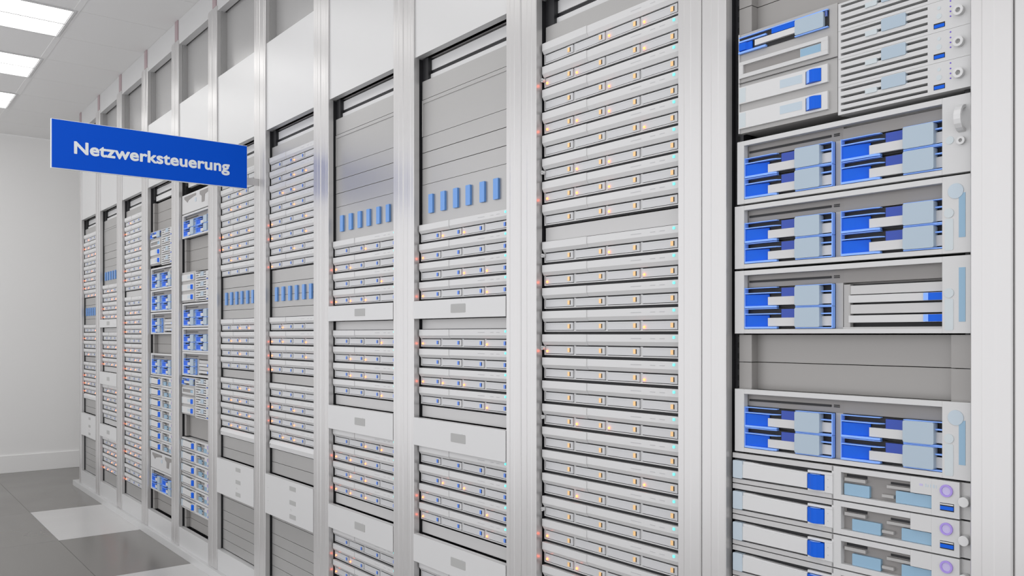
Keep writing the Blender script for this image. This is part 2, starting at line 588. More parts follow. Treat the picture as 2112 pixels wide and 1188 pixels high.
def latch_tray(w, big=False):
    """a slim pull-out tray with a blue thumb latch; returns (mesh, latch mesh)"""
    h = 0.0335
    b = MB('white2', 'tint3', 'tint2', 'dark')
    lx0, lx1 = U(1665.7) - TL0 - 0.003, U(1698) - TL0 - 0.003
    b.box(0, lx0, -0.0160, -0.010, 0, h)
    b.box(lx1, w, -0.0160, -0.010, 0, h)
    b.box(lx0, lx1, -0.0160, -0.010, 0, 0.0045)
    b.box(lx0, lx1, -0.0160, -0.010, h - 0.0045, h)
    b.box(lx0, lx1, -0.0115, -0.010, 0.0045, h - 0.0045, 3)
    b.box(0.0012, 0.017, -0.01635, -0.0158, 0.002, h - 0.002, 1)
    b.box(U(1610) - TL0, U(1656) - TL0, -0.01635, -0.0158, 0.010, h - 0.007, 2)
    t = MB('blue', 'sky')
    n = 6
    pts = [(lx0 + 0.0025, -0.0116)]
    for i in range(n + 1):
        a = i / n
        pts.append((lx0 + 0.0025 + (lx1 - lx0 - 0.0028) * a, -0.0170 - 0.0065 * math.sin(math.pi * a)))
    pts.append((lx1 - 0.0003, -0.0116))
    t.ext(pts, 'z', 0.0048, h - 0.0048)
    t.ext([(p[0], p[1] - 0.0004) for p in pts[1:4]] + [(pts[3][0], -0.0165), (pts[1][0], -0.0165)], 'z', 0.0052, h - 0.0052, 1)
    return b.mesh('tray_front', 0.0004), t.mesh('thumb_latch', 0.0004)


def cage_spec(kind):
    s = []
    hh = 0.200 if kind == 'full' else 0.161
    b = MB('cagegrey', 'dark', 'white')
    b.box(TL0, TL1, -0.010, 0.003, 0, hh)
    b.box(TL0, TL0 + 0.0025, -0.013, -0.010, 0, hh, 2)
    b.box(0.024, 0.23, 0.003, 0.40, 0.002, hh - 0.002)
    if kind == 'full':
        b.box(TL0, TL1 + 0.0002, -0.0134, -0.0095, 0.1005, 0.1017, 1)
    s.append(('housing', b.mesh('cage_housing', 0.0003), (0, 0, 0)))
    w = U(1711) - TL0 - 0.003
    tm, lm = latch_tray(w)
    if kind == 'full':
        zs = (0.0085, 0.0585)
    else:
        zs = (0.010, 0.062, 0.114)
    for z in zs:
        s.append(('latch_tray', tm, (TL0 + 0.003, 0, z), [('thumb_latch', lm, (0, 0, 0))]))
    if kind == 'full':
        z = 0.110
        b = MB('white', 'dark', 'tint', 'taupe')
        h = 0.033
        x0, x1 = U(1536) - TL0 - 0.003, U(1697) - TL0 - 0.003
        b.box(0, w, -0.015, -0.010, 0, 0.008)
        b.box(0, w, -0.015, -0.010, h - 0.007, h)
        b.box(0, x0, -0.015, -0.010, 0.008, h - 0.007)
        b.box(x1, w, -0.015, -0.010, 0.008, h - 0.007)
        b.box(x0, x1, -0.0108, -0.010, 0.008, h - 0.007, 3)
        b.box(U(1650) - TL0, x1 - 0.001, -0.0135, -0.0107, 0.0085, h - 0.009, 2)
        s.append(('slot_frame', b.mesh('slot_frame', 0.0004), (TL0 + 0.003, 0, z)))
        z, h = 0.159, 0.034
        b = MB('dark', 'white2')
        b.box(0, w, -0.0115, -0.010, 0, h)
        b.box(U(1561) - TL0 - 0.003, U(1641) - TL0, -0.0165, -0.011, 0.008, 0.020, 1)
        body = b.mesh('carrier_front', 0.0003)
        b = MB('blue')
        b.ext([(0.001, -0.011), (0.001, -0.0175), (0.017, -0.0175), (0.020, -0.014), (0.031, -0.0145), (0.031, -0.011)], 'z', 0.006, 0.021)
        g = b.mesh('carrier_grip2', 0.0006)
        b = MB('blue')
        b.box(U(1592) - TL0, U(1640) - TL0, -0.0150, -0.011, 0.0215, 0.0315)
        g2 = b.mesh('carrier_insert2', 0.0006)
        b = MB('sky')
        b.box(0, 0.064, -0.0175, -0.011, 0, 0.004)
        b.box(0, 0.064, -0.0165, -0.011, 0.0225, 0.0258)
        b.box(0, w, -0.0155, -0.011, h - 0.0022, h)
        b.box(U(1640) - TL0, w, -0.0160, -0.011, 0, 0.0022)
        rim = b.mesh('carrier_rim2', 0.0003)
        b = MB('pad', 'navy')
        b.rrect(U(1641) - TL0, U(1700) - TL0, 0.0024, h - 0.0026, 0.003, -0.0175, -0.011)
        b.box(U(1702) - TL0, w - 0.002, -0.0150, -0.011, h * 0.62, h - 0.003, 1)
        pd = b.mesh('carrier_pad2', 0.0005)
        s.append(('drive_carrier', body, (TL0 + 0.003, 0, z), [('grip', g, (0, 0, 0)), ('window_insert', g2, (0, 0, 0)), ('edge_rim', rim, (0, 0, 0)), ('release_pad', pd, (0, 0, 0))]))
    return s


def vent_spec():
    s = []
    h = 0.0503
    b = MB('white', 'dark')
    r = 0.4735
    x0, x1 = U(1736), U(1915)
    zs = [0.0074, 0.0190, 0.0315, 0.0440]
    th = 0.0023
    # solid bars between the slots
    b.box(VL0, x0, -0.012, 0.003, 0, h)
    b.box(x1, r, -0.012, 0.003, 0, h)
    prev = 0.0
    for zc in zs:
        b.box(x0, x1, -0.012, 0.003, prev, zc - th)
        prev = zc + th
    b.box(x0, x1, -0.012, 0.003, prev, h)
    b.box(x0, x1, 0.0005, 0.003, 0.001, h - 0.001, 1)
    b.box(0.24, 0.45, 0.003, 0.40, 0.001, h - 0.001)
    s.append(('louvred_face', b.mesh('vent_face'), (0, 0, 0)))
    b = MB('pad')
    b.rrect(U(1820), U(1870.4), 0.0275, 0.0490, 0.0022, -0.0138, -0.006)
    s.append(('release_pad', b.mesh('vent_pad', 0.0004), (0, 0, 0)))
    b = MB('tint3')
    b.rrect(U(1786.6), U(1811), 0.0265, 0.0355, 0.0012, -0.0136, -0.006)
    s.append(('small_pad', b.mesh('vent_small_pad', 0.0003), (0, 0, 0)))
    b = MB('blue', 'dark')
    b.box(U(1927.6), U(1950.8), -0.0125, -0.0118, 0.0060, 0.0145, 1)
    b.box(U(1929.0), U(1950), -0.0132, -0.0120, 0.0066, 0.0120)
    s.append(('usb_port', b.mesh('vent_port'), (0, 0, 0)))
    for z in (0.020, 0.028, 0.036, 0.045):
        b = MB('dot')
        b.disc(U(1962.3), z, 0.0012, -0.0126, -0.0118, 0, 10)
        s.append(('indicator_dot', b.mesh('vent_dot'), (0, 0, 0)))
    b = MB('tint3')
    b.disc(U(1938.5), 0.0255, 0.0045, -0.0124, -0.0118)
    b.disc(U(1938.5), 0.039, 0.003, -0.0124, -0.0118)
    s.append(('button', b.mesh('vent_button'), (0, 0, 0)))
    b = MB('white2', 'greylabel')
    b.ring(U(1981.5), 0.0245, 0.0082, 0.0040, -0.020, -0.011)
    b.disc(U(1981.5), 0.0245, 0.0042, -0.015, -0.011, 1)
    s.append(('thumb_screw', b.mesh('vent_screw'), (0, 0, 0)))
    return s


def cage(k, z, kind, label):
    place('drive_cage', get('cage_' + kind, cage_spec, kind), L(k, z), label + f' in the {RACK[k]}', 'drive cage', 'grey drive cages')


def vents(k, z, n, where):
    pos = ['topmost', 'second from top', 'third from top', 'bottommost'] if n == 4 else ['topmost', 'middle', 'bottommost']
    for i in range(n):
        place('vented_module', get('vent', vent_spec), L(k, z + 0.0507 * (n - 1 - i)),
              f'white louvred module, {pos[i]} of the stack beside {where} in {RACK[k]}', 'server', 'louvred modules')


# ---------------------------------------------------------------- tray server (blue thumb latch, violet ring)
def tray_server_spec(v):
    s = []
    h = 0.0605
    r = U(1979.6)
    b = MB('white', 'taupe', 'dark', 'plate2')
    lu = U(1511.8)
    wx0, wx1, wx2 = U(1735), U(1878), U(1921.7)
    tx1 = U(1720)
    f = -0.010
    b.box(lu, tx1, f, 0.003, 0, 0.0085, 3)
    b.box(lu, tx1, f, 0.003, 0.0505, h, 3)
    b.box(tx1 - 0.004, wx0, f, 0.003, 0.0002, h - 0.0002)
    b.box(wx0, wx2, f, 0.003, 0.0002, 0.0098)
    b.box(wx0, wx1, f, 0.003, 0.0507, h - 0.0002)
    b.box(wx1, wx2, f, 0.003, 0.0328, h - 0.0002)
    b.box(wx2, r, f, 0.003, 0.0002, h - 0.0002)
    b.box(wx0, wx2, 0.001, 0.003, 0.009, 0.052, 1)
    b.box(lu, tx1, -0.0015, 0.003, 0.0085, 0.0505, 2)
    b.box(0.024, 0.45, 0.003, 0.42, 0.002, h - 0.002)
    s.append(('housing', b.mesh('tray_server_housing', 0.0003), (0, 0, 0)))
    b = MB('plate2')
    b.box(U(1979.6), 0.4735, -0.003, 0.003, 0.0005, h - 0.0005)
    s.append(('mounting_ear', b.mesh('tray_server_ear'), (0, 0, 0)))
    # left tray
    b = MB('white2', 'cagegrey')
    x0, x1, x2, x3 = U(1515), U(1534.3), U(1667.5), U(1702.5)
    b.box(x1, x2, -0.014, -0.002, 0.0125, 0.0400)
    b.ext([(x1, 0.0398), (x2, 0.0398), (x2, 0.0420), (x1 + 0.045, 0.0440), (x1 + 0.02, 0.0455), (x1, 0.0455)], 'y', -0.0125, -0.002)
    b.box(x2, x3 + 0.016, -0.0122, -0.002, 0.0420, 0.0470)
    b.box(x3, x3 + 0.016, -0.0122, -0.002, 0.0090, 0.0420)
    b.box(x2, x3, -0.0122, -0.002, 0.0085, 0.0125)
    b.box(x2, x3, -0.004, -0.002, 0.0125, 0.042)
    t = MB('tint2')
    t.rrect(x0, x1, 0.0105, 0.0462, 0.002, -0.0150, -0.002)
    l = MB('blue', 'sky')
    n = 6
    pts = [(x2 + 0.0008, -0.0035)]
    for i in range(n + 1):
        a = i / n
        pts.append((x2 + 0.0008 + (x3 - x2 - 0.0016) * a, -0.0138 - 0.0075 * math.sin(math.pi * a) ** 1.4))
    pts.append((x3 - 0.0008, -0.0035))
    l.ext(pts, 'z', 0.0130, 0.0400)
    l.ext([(p[0], p[1] - 0.0003) for p in pts[2:7]] + [(pts[6][0], -0.0125), (pts[2][0], -0.0125)], 'z', 0.0401, 0.0412, 1)
    d = MB('greylabel')
    d.disc(x3 + 0.007, 0.034, 0.0008, -0.0126, -0.012, 0, 8)
    d.disc(x3 + 0.007, 0.020, 0.0008, -0.0126, -0.012, 0, 8)
    s.append(('drive_tray', b.mesh('drive_tray', 0.0006), (0, 0, 0), [('tinted_end', t.mesh('tray_end', 0.0005), (0, 0, 0)),
              ('thumb_latch', l.mesh('tray_latch', 0.0008), (0, 0, 0)), ('pin_hole', d.mesh('tray_pin'), (0, 0, 0))]))
    # things inside the recessed window
    g = [(U(1740), U(1783), 0.0385, 0.0425), (U(1827), U(1876), 0.0335, 0.0385), (U(1817), U(1841), 0.0165, 0.0215)]
    for a0, a1, z0, z1 in g:
        b = MB('cagegrey')
        b.box(a0, a1, -0.006, 0.0012, z0 - (0.003 if a0 < U(1800) else 0), z1 - (0.001 if a0 < U(1800) else 0))
        s.append(('shelf_insert', b.mesh('vent_shelf'), (0, 0, 0)))
    for a0, a1, z0, z1 in ((U(1741), U(1783), 0.0425, 0.0475), (U(1832), U(1876), 0.0400, 0.0440)):
        b = MB('dark')
        b.box(a0, a1, 0.0, 0.0012, z0, z1)
        s.append(('shelf_slot', b.mesh('vent_slot'), (0, 0, 0)))
    for x0, x1 in (((1738.6, 1790.8), (1845, 1921.5)) if v == 0 else ((1755, 1814), (1857, 1921.5))):
        b = MB('tint')
        b.rrect(U(x0), U(x1), 0.0100, 0.0310, 0.0015, -0.005, 0.002)
        s.append(('blue_window', b.mesh('blue_window', 0.0004), (0, 0, 0)))
    b = MB('lilac', 'violet')
    b.disc(U(1953), 0.0440, 0.0075, -0.0112, -0.0095)
    b.ring(U(1953), 0.0440, 0.0102, 0.0072, -0.0125, -0.0095, 1)
    s.append(('power_button', b.mesh('ring_button'), (0, 0, 0), [], 'violet ringed button'))
    b = MB('blue', 'dark', 'white2')
    b.box(U(1939.6), U(1968.2), -0.0104, -0.0098, 0.0105, 0.0235, 1)
    b.box(U(1940.4), U(1967.4), -0.0115, -0.0100, 0.0125, 0.0185)
    b.box(U(1940.4), U(1967.4), -0.0112, -0.0100, 0.0205, 0.0225, 2)
    s.append(('usb_port', b.mesh('tray_usb'), (0, 0, 0)))
    b = MB('white2')
    b.disc(U(1990.5), 0.030, 0.0085, -0.016, -0.003)
    s.append(('thumb_screw', b.mesh('tray_screw2', 0.001), (0, 0, 0)))
    if v == 0:
        b = MB('tint2', 'lilac')
        for i, (x, ww, hh) in enumerate(((1909, 2.0, .0055), (1913, 2.2, .0045), (1919, 2.0, .0055), (1925, 3.0, .0055), (1931, 1.6, .005))):
            b.box(U(x), U(x + ww), -0.01025, -0.0099, 0.0455, 0.0455 + hh, 0)
        b.box(U(1897), U(1904), -0.01025, -0.0099, 0.0465, 0.0500, 1)
        s.append(('printed_mark', b.mesh('printed_mark'), (0, 0, 0)))
    return s


def tray_server(k, z, n, v):
    extra = 'blurred mark beside violet button' if v == 0 else 'violet ringed button'
    place('tray_server', get('trayserver%d' % v, tray_server_spec, v), L(k, z),
          f'white server with blue thumb latch, {ORD[n]} of those from top of {RACK[k]}', 'server', 'slim servers with blue thumb latch')


def appliance(k, z, where):
    if 'appl' not in _spec:
        h = 0.100
        s = []
        b = MB('white', 'dark')
        b.box(0.010, 0.468, -0.010, 0.003, 0, h)
        b.box(0.024, 0.45, 0.003, 0.40, 0.002, h - 0.002)
        s.append(('housing', b.mesh('appliance_housing', 0.002), (0, 0, 0)))
        b = MB('taupe')
        b.ext([(0.05, 0.090), (0.24, 0.090), (0.24, 0.078), (0.20, 0.076), (0.12, 0.066), (0.10, 0.056), (0.07, 0.070), (0.05, 0.078)], 'y', -0.0112, -0.009)
        s.append(('grip_recess', b.mesh('grip_recess'), (0, 0, 0)))
        b = MB('taupe')
        b.ext([(0.30, 0.090), (0.43, 0.090), (0.43, 0.074), (0.38, 0.066), (0.37, 0.030), (0.33, 0.030), (0.33, 0.062), (0.30, 0.074)], 'y', -0.0112, -0.009)
        s.append(('grip_recess', b.mesh('grip_recess2'), (0, 0, 0)))
        b = MB('tint2')
        b.rrect(0.225, 0.245, 0.045, 0.065, 0.002, -0.0115, -0.009)
        s.append(('badge', b.mesh('appliance_badge'), (0, 0, 0)))
        _spec['appl'] = s
    place('storage_unit', _spec['appl'], L(k, z), f'white unit with dark angular grip recesses, {where} {RACK[k]}', 'server', 'white units with grip recesses')


# ---------------------------------------------------------------- the racks
def rack_mesh_set():
    d = {}
    W = OPENW
    S = 0.063
    top = 1.70           # ceiling above camera height
    zt, zw0, zw1, zb = 0.873, 1.244, 1.565, -1.036
    c = 0.003
    # local x from -S (far seam) to W+S (near seam), front plane at y = D-G
    f = D - G

    def post(side):
        if side < 0:
            a, b_ = -S, 0.0
        else:
            a, b_ = W + S, W
        sg = 1 if side < 0 else -1
        m = MB('post')
        p = [(a + sg * 0.0006, f + c), (a + sg * (c + 0.0006), f), (a + sg * 0.026, f), (a + sg * 0.028, f - 0.0005), (a + sg * 0.044, f - 0.0005),
             (a + sg * 0.046, f), (b_ - sg * 0.002, f), (b_, f + 0.002), (b_, 0.0028), (b_ - sg * 0.004, 0.0028), (b_ - sg * 0.004, 0.03), (a + sg * 0.0006, 0.03)]
        m.ext(p, 'z', -1.136, zw1 + 0.025)
        return m.mesh('post')
    d['post_far'], d['post_near'] = post(-1), post(1)
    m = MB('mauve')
    m.box(-S + 0.0006, -0.012, f - 0.0012, 0.03, zw1 + 0.026, top - 0.001)  # block added at the post top to carry the painted reflection
    d['reflection'] = m.mesh('post_cap', 0.003)
    m = MB('panel')
    m.box(-0.004, W + 0.004, f + 0.006, 0.012, zt, zw0)
    d['fascia'] = m.mesh('fascia')
    m = MB('panel')
    m.box(-0.011, W + S - 0.0006, f + 0.004, 0.02, zw1, top - 0.001)
    d['head'] = m.mesh('head')
    m = MB('window')
    m.box(-0.003, W + 0.003, 0.030, 0.036, zw0 - 0.01, zw1 + 0.01)
    d['window'] = m.mesh('window')
    m = MB('window')
    m.box(0.0, 0.006, 0.0035, 0.030, zw0, zw1)
    m.box(W - 0.006, W, 0.0035, 0.030, zw0, zw1)
    m.box(0.0, W, 0.0125, 0.030, zw0 - 0.004, zw0)
    d['wframe'] = m.mesh('wframe')
    m = MB('panel')
    m.box(-0.003, W + 0.003, f + 0.004, 0.012, -1.150, zb)
    d['base'] = m.mesh('base', 0.0008)
    m = MB('panel')
    m.box(-S, W + S, f - 0.016, 0.60, -H, -1.137)
    d['plinth'] = m.mesh('plinth', 0.001)

    for nm, a in (('rail_far', 0.0005), ('rail_near', W - 0.0205)):
        m = MB('black', 'hole')
        m.box(a, a + 0.020, 0.0136, 0.04, zb + 0.001, zt - 0.075)
        e = -0.0036 if nm == 'rail_far' else W + 0.0004
        m.box(e, e + 0.0032, 0.0030, 0.028, zb + 0.001, zt - 0.002)
        m.box(a, a + 0.034, 0.0145, 0.05, zt - 0.075, zt - 0.002)
        z = zb + 0.01
        while z < zt - 0.10:
            m.rrect(a + 0.006, a + 0.012, z, z + 0.011, 0.002, 0.0132, 0.0138, 1)
            z += 0.0222
        d[nm] = m.mesh(nm)
    m = MB('white2', 'dark')
    m.box(0.0345, W - 0.0345, 0.028, 0.05, zt - 0.040, zt - 0.008)
    m.box(0.0345, W - 0.0345, 0.030, 0.05, zt - 0.052, zt - 0.041, 1)
    m.box(0.0345, W - 0.0345, 0.024, 0.04, zt - 0.082, zt - 0.053)
    d['bar'] = m.mesh('bar')
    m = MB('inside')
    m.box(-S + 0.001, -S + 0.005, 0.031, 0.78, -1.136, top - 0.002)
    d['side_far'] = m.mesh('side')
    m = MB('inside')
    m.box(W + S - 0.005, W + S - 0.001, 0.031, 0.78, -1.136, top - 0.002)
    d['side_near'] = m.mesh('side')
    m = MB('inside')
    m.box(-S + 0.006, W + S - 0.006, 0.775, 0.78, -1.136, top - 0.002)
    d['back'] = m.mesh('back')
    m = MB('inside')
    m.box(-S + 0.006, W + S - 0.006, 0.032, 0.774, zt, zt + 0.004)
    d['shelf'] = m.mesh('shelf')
    return d


RM = rack_mesh_set()


def rack(k, label):
    sp = [('post', RM['post_far'], (0, 0, 0)), ('post', RM['post_near'], (0, 0, 0)), ('post_cap', RM['reflection'], (0, 0, 0), [], 'mauve cap'),
          ('fascia_panel', RM['fascia'], (0, 0, 0)), ('head_panel', RM['head'], (0, 0, 0)),
          ('upper_window', RM['window'], (0, 0, 0), [('window_frame', RM['wframe'], (0, 0, 0))], 'grey recessed window'),
          ('base_panel', RM['base'], (0, 0, 0)), ('plinth', RM['plinth'], (0, 0, 0)),
          ('mounting_rail', RM['rail_far'], (0, 0, 0), [], 'black perforated rail'), ('mounting_rail', RM['rail_near'], (0, 0, 0), [], 'black perforated rail'),
          ('cross_bar', RM['bar'], (0, 0, 0)), ('side_wall', RM['side_far'], (0, 0, 0)), ('side_wall', RM['side_near'], (0, 0, 0)),
          ('back_wall', RM['back'], (0, 0, 0)), ('inner_shelf', RM['shelf'], (0, 0, 0))]
    if k == 10:
        m = MB('panel')
        m.box(-0.063 - 0.003, -0.063, D - G, 0.78, -1.136, 1.698)
        m.box(-0.063 - 0.16, -0.0635, D - G - 0.016, 0.60, -H, -1.137)
        sp.append(('end_panel', m.mesh('end_panel'), (0, 0, 0)))
    if k == -1:
        m = MB('plate')
        m.box(0.024, 0.450, 0.014, 0.03, -1.034, 0.785)
        sp.append(('filler_panel', m.mesh('filler'), (0, 0, 0)))
    if k in (0, 1, 2, 3):
        z = {0: -0.63, 1: -0.72, 2: -0.79, 3: -0.90}[k]
        m = MB('plate')
        m.box(0.024, 0.450, 0.014, 0.03, -1.034, z)
        sp.append(('filler_panel', m.mesh('filler'), (0, 0, 0)))
    e = place('server_rack', sp, L(k, 0, 0), label, 'rack', 'rack row')
    return e


desc = {
    -1: 'bare white rack post at the right picture edge, nearest the camera',
    0: 'nearest rack in full view, holding large blue-handled drive chassis',
    1: 'second-nearest rack frame, filled with orange-latched drive servers',
    2: 'third-nearest rack frame, large blue tabs above groups of servers',
    3: 'fourth-nearest rack frame, blue tabs above servers, between two mirror-like posts',
    4: 'fifth-nearest rack frame, at the right of the blue hanging sign',
    5: 'sixth-nearest rack frame, upper part just behind the sign\'s right end',
    6: 'seventh-nearest rack frame with blue-handled chassis, right of its blue-handled neighbour',
    7: 'eighth-nearest rack frame with blue-handled chassis, left of its blue-handled neighbour',
    8: 'ninth-nearest rack frame, unbroken column of small servers left of blue-handled racks',
    9: 'tenth-nearest rack frame, second from the far end of the row',
    10: 'farthest rack frame, at the end of the row by the far wall',
}
for k in range(-1, 11):
    rack(k, desc[k])

# ---------------------------------------------------------------- filling the racks
P = 0.0600


def pattern():
    r = random.random()
    if r < 0.12:
        return []
    n = 1 if r < 0.45 else (2 if r < 0.80 else 3)
    return sorted(random.sample([1, 2, 3, 4], n))


def fill_one(k, col, leds=None, zmin=-1.0):
    """layout of one unbroken column: eight servers, a pale plate, then servers down to the base"""
    f = 0.0010606
    led_y = [-9, 47.6, 104.2, 160.4, 216.8, 273.4, 329.8, 385.7]
    tops = [(690 - (y + 41.4)) * f for y in led_y]
    z9 = (690 - (476.8 + 41.4)) * f
    zs = tops + [z9 - 0.05985 * i for i in range(20)]
    zs = [z for z in zs if z > max(zmin, -0.96)]
    for i, z in enumerate(zs):
        l = leds[i] if leds and i < len(leds) else pattern()
        server(k, z + 0.0008, l, col, i, screw=(k == 1 and i in (1, 5, 8, 12, 15, 19)))
    top = zs[0] + 0.0596
    plate(k, top + 0.001, 0.752, 0, 'flat')
    plate(k, 0.753, 0.800, 1, 'flat')
    a = tops[-1]
    plate(k, z9 + 0.0592, a - 0.0012, 2, 'pale')
    if zmin < -0.9:
        plate(k, -1.034, zs[-1] - 0.001, 3, 'flat')


R1_LEDS = [[3, 4], [1, 2, 4], [3], [1, 2, 3], [4], [2, 3], [1, 2, 3], [3], [3], [1, 4], [], [4], [1], [4], [], [2, 3], [], [4], [2], [], [1], [1, 2], [4]]
fill_one(1, 'orange', R1_LEDS, -0.67)
fill_one(8, 'blue')


def fill_two(k, seq=None, zmin=-1.0):
    """blue-tabbed plate over groups of four servers with white cover panels between"""
    groups = [(0.2867, [0, 1, 2, 3]), (-0.0423, [0, 1, 2, 3]), (-0.4067, [0, 1, 2, 3]), (-0.773, [0, 1, 2, 3])]
    n = 0
    for z0, idx in groups:
        for i in idx:
            z = z0 - P * i
            if z < zmin:
                continue
            server(k, z + 0.0008, seq[n] if seq and n < len(seq) else pattern(), 'blue', n)
            n += 1
    slotted(k, 0.3455, 0.472, 0.378, 0.437)
    p = 0
    for a, b in ((0.741, 0.800),):
        plate(k, a, b, p); p += 1
    plate(k, 0.624, 0.7405, p, 'recessed'); p += 1
    for a, b in ((0.5733, 0.6235), (0.5227, 0.5728), (0.472, 0.5222)):
        plate(k, a, b, p); p += 1
    cover(k, 0.0485, 0.1055, 0, 3)
    plate(k, 0.0165, 0.0480, p, 'pale'); p += 1
    plate(k, -0.2590, -0.2232, p, 'pale'); p += 1
    cover(k, -0.3475, -0.2595, 1, 3)
    if zmin < -0.6:
        plate(k, -0.6250, -0.5885, p, 'pale'); p += 1
        cover(k, -0.7130, -0.6255, 2, 3)
    if zmin < -0.9:
        plate(k, -1.034, -0.955, p); p += 1


fill_two(2, [[2, 3], [1], [3, 4], [1, 4], [1, 4], [], [1, 2, 3], [4], [], [2, 3], [1, 4], [1, 4], [2]], -0.78)
fill_two(3, [[3], [1, 2], [4], [1, 2, 3], [4], [2, 3], [2, 3], [4], [3, 4], [1, 2, 3], [2, 3], [1, 2, 3], [], [1, 2], [1]], -0.90)
fill_two(9)


def fill_four(k, seq=None):
    n = 0
    for z0, m in ((0.6956, 8), (0.0150, 4), (-0.264, 4)):
        for i in range(m):
            z = z0 - P * i
            if z0 < 0.5:
                z = z0 - 0.0598 * i
            server(k, z + 0.0008, seq[n] if seq and n < len(seq) else pattern(), 'blue', n)
            n += 1
    p = 0
    plate(k, 0.757, 0.800, p); p += 1
    plate(k, 0.2200, 0.2740, p); p += 1
    slotted(k, 0.1155, 0.2195, 0.140, 0.200, 0.1665)
    plate(k, 0.0745, 0.1150, p); p += 1
    plate(k, -0.2030, -0.1660, p); p += 1
    tray(k, -0.4860, -0.4455)
    for a, b in ((-0.543, -0.4875), (-0.5905, -0.5435)):
        plate(k, a, b, p); p += 1
    cover(k, -0.760, -0.591, 0, 1, 3)
    z = -0.7605
    hs = [0.023, 0.066, 0.045, 0.045, 0.048, 0.046]
    for h in hs:
        plate(k, z - h + 0.0005, z, p); p += 1
        z -= h


fill_four(4, [[3], [3, 4], [2, 3], [3], [1, 4], [1, 4], [3], [1], [2], [1, 2, 4], [1, 4], [1], [], [1, 3], [1, 3], [2, 3]])
fill_four(5, [[3], [3], [2, 3], [], [1, 2, 4], [1, 2, 3], [2, 3], [], [3, 4], [2, 3], [3], [], [3, 4], [2, 3], [3, 4], [2, 3]])
fill_four(10)


def fill_zero(k, full):
    # blanking plates above
    p = 0
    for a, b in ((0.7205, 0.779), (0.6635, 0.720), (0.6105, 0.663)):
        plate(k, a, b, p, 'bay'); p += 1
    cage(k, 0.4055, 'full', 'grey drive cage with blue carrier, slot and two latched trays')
    vents(k, 0.3990, 4, 'drive cage')
    chassis(k, 0.2622, 'lid', 'white blue-handled chassis with curved grip, top of three stacked')
    chassis(k, 0.1320, 'quad', 'white chassis with four blue handles, middle of three stacked')
    chassis(k, 0.0010, 'optical', 'white chassis with blue handles left and slide bars right')
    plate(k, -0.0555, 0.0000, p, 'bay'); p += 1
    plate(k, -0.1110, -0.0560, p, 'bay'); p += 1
    chassis(k, -0.2375, 'quad', 'white chassis with four blue handles, just below the open bay')
    n = 7 if full else 6
    for i in range(n):
        tray_server(k, -0.2395 - 0.0625 * (i + 1) + 0.0012, i, 0 if i == 0 else 1)
    if full:
        appliance(k, -0.785, 'low in the')
        chassis(k, -0.915, 'quad', 'lowest blue-handled white chassis')
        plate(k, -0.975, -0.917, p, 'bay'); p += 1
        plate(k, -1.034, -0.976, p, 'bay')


fill_zero(0, False)
fill_zero(7, True)


def fill_six(k):
    appliance(k, 0.645, 'topmost in the')
    chassis(k, 0.513, 'quad', 'uppermost white chassis with blue-handled carriers')
    p = 0
    for a, b in ((0.450, 0.5125), (0.3915, 0.4495), (0.3340, 0.391)):
        plate(k, a, b, p, 'bay'); p += 1
    cage(k, 0.1705, 'three', 'grey drive cage of three blue-latched trays')
    vents(k, 0.1705, 3, 'three-tray cage')
    chassis(k, 0.0380, 'quad', 'white blue-handled chassis directly below the three-tray cage')
    chassis(k, -0.0920, 'quad', 'white blue-handled chassis, second below the three-tray cage')
    chassis(k, -0.2200, 'optical', 'white chassis with blue handles left and slide bars right')
    cage(k, -0.4250, 'full', 'grey drive cage with blue carrier, slot and two latched trays')
    vents(k, -0.4290, 4, 'four-row cage')
    plate(k, -0.545, -0.4300, p, 'bay'); p += 1
    for i in range(6):
        tray_server(k, -0.5460 - 0.0640 * (i + 1), i, 0 if i == 0 else 1)
    plate(k, -0.985, -0.932, p, 'bay'); p += 1
    plate(k, -1.034, -0.986, p, 'bay')


fill_six(6)

# ---------------------------------------------------------------- room
XL, XR, Y0, Y1, ZC = -1.35, 2.30, -2.6, 8.26, H + 1.70


def struct(name, b, bevel=0.0):
    o = new_obj(name, b.mesh(name, bevel))
    o['kind'] = 'structure'
    return o


T = 0.485
# floor
b = MB('floor')
b.box(XL, XR, Y0, Y1, -0.1, -0.004)
b2 = MB('floor', 'floorlight', 'floorseam')
xs = [XL, 0.947 - 1.92, 0.947 - 0.96, 0.947, XR]
ys = [Y0, -0.42, 0.54, 1.50, 2.46, 3.42, 4.411, 5.371, 6.331, Y1]
for i in range(len(xs) - 1):
    for j in range(len(ys) - 1):
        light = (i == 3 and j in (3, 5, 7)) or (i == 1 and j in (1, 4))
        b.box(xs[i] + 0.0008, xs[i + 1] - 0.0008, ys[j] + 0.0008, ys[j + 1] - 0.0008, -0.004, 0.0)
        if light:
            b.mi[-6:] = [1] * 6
b.mats = ['floor', 'floorlight']
struct('floor', b)
# ceiling
b = MB('ceil', 'seam')
b.box(XL, XR, Y0, Y1, ZC + 0.0045, ZC + 0.12, 1)
XS = [0.945 + 0.96 * i for i in range(-3, 2)]
cols = [XL] + [x for x in XS if XL + 0.05 < x < XR] + [XR]
yy = [4.878 + T * i for i in range(-15, 7)]
rows = [Y0] + [y for y in yy if Y0 + 0.05 < y < Y1 - 0.05] + [Y1]
for i in range(len(cols) - 1):
    for j in range(len(rows) - 1):
        lampcell = abs(cols[i + 1] - 0.945) < 0.01 and any(abs(rows[j] - (4.878 + 0.97 * q)) < 0.01 for q in range(-7, 3))
        if lampcell:
            continue
        b.box(cols[i] + 0.0015, cols[i + 1] - 0.0015, rows[j] + 0.0012, rows[j + 1] - 0.0012, ZC, ZC + 0.004)
for x in (0.945,):
    b.box(x - 0.016, x + 0.016, Y0, Y1, ZC - 0.0015, ZC + 0.001, 0)
struct('ceiling', b)
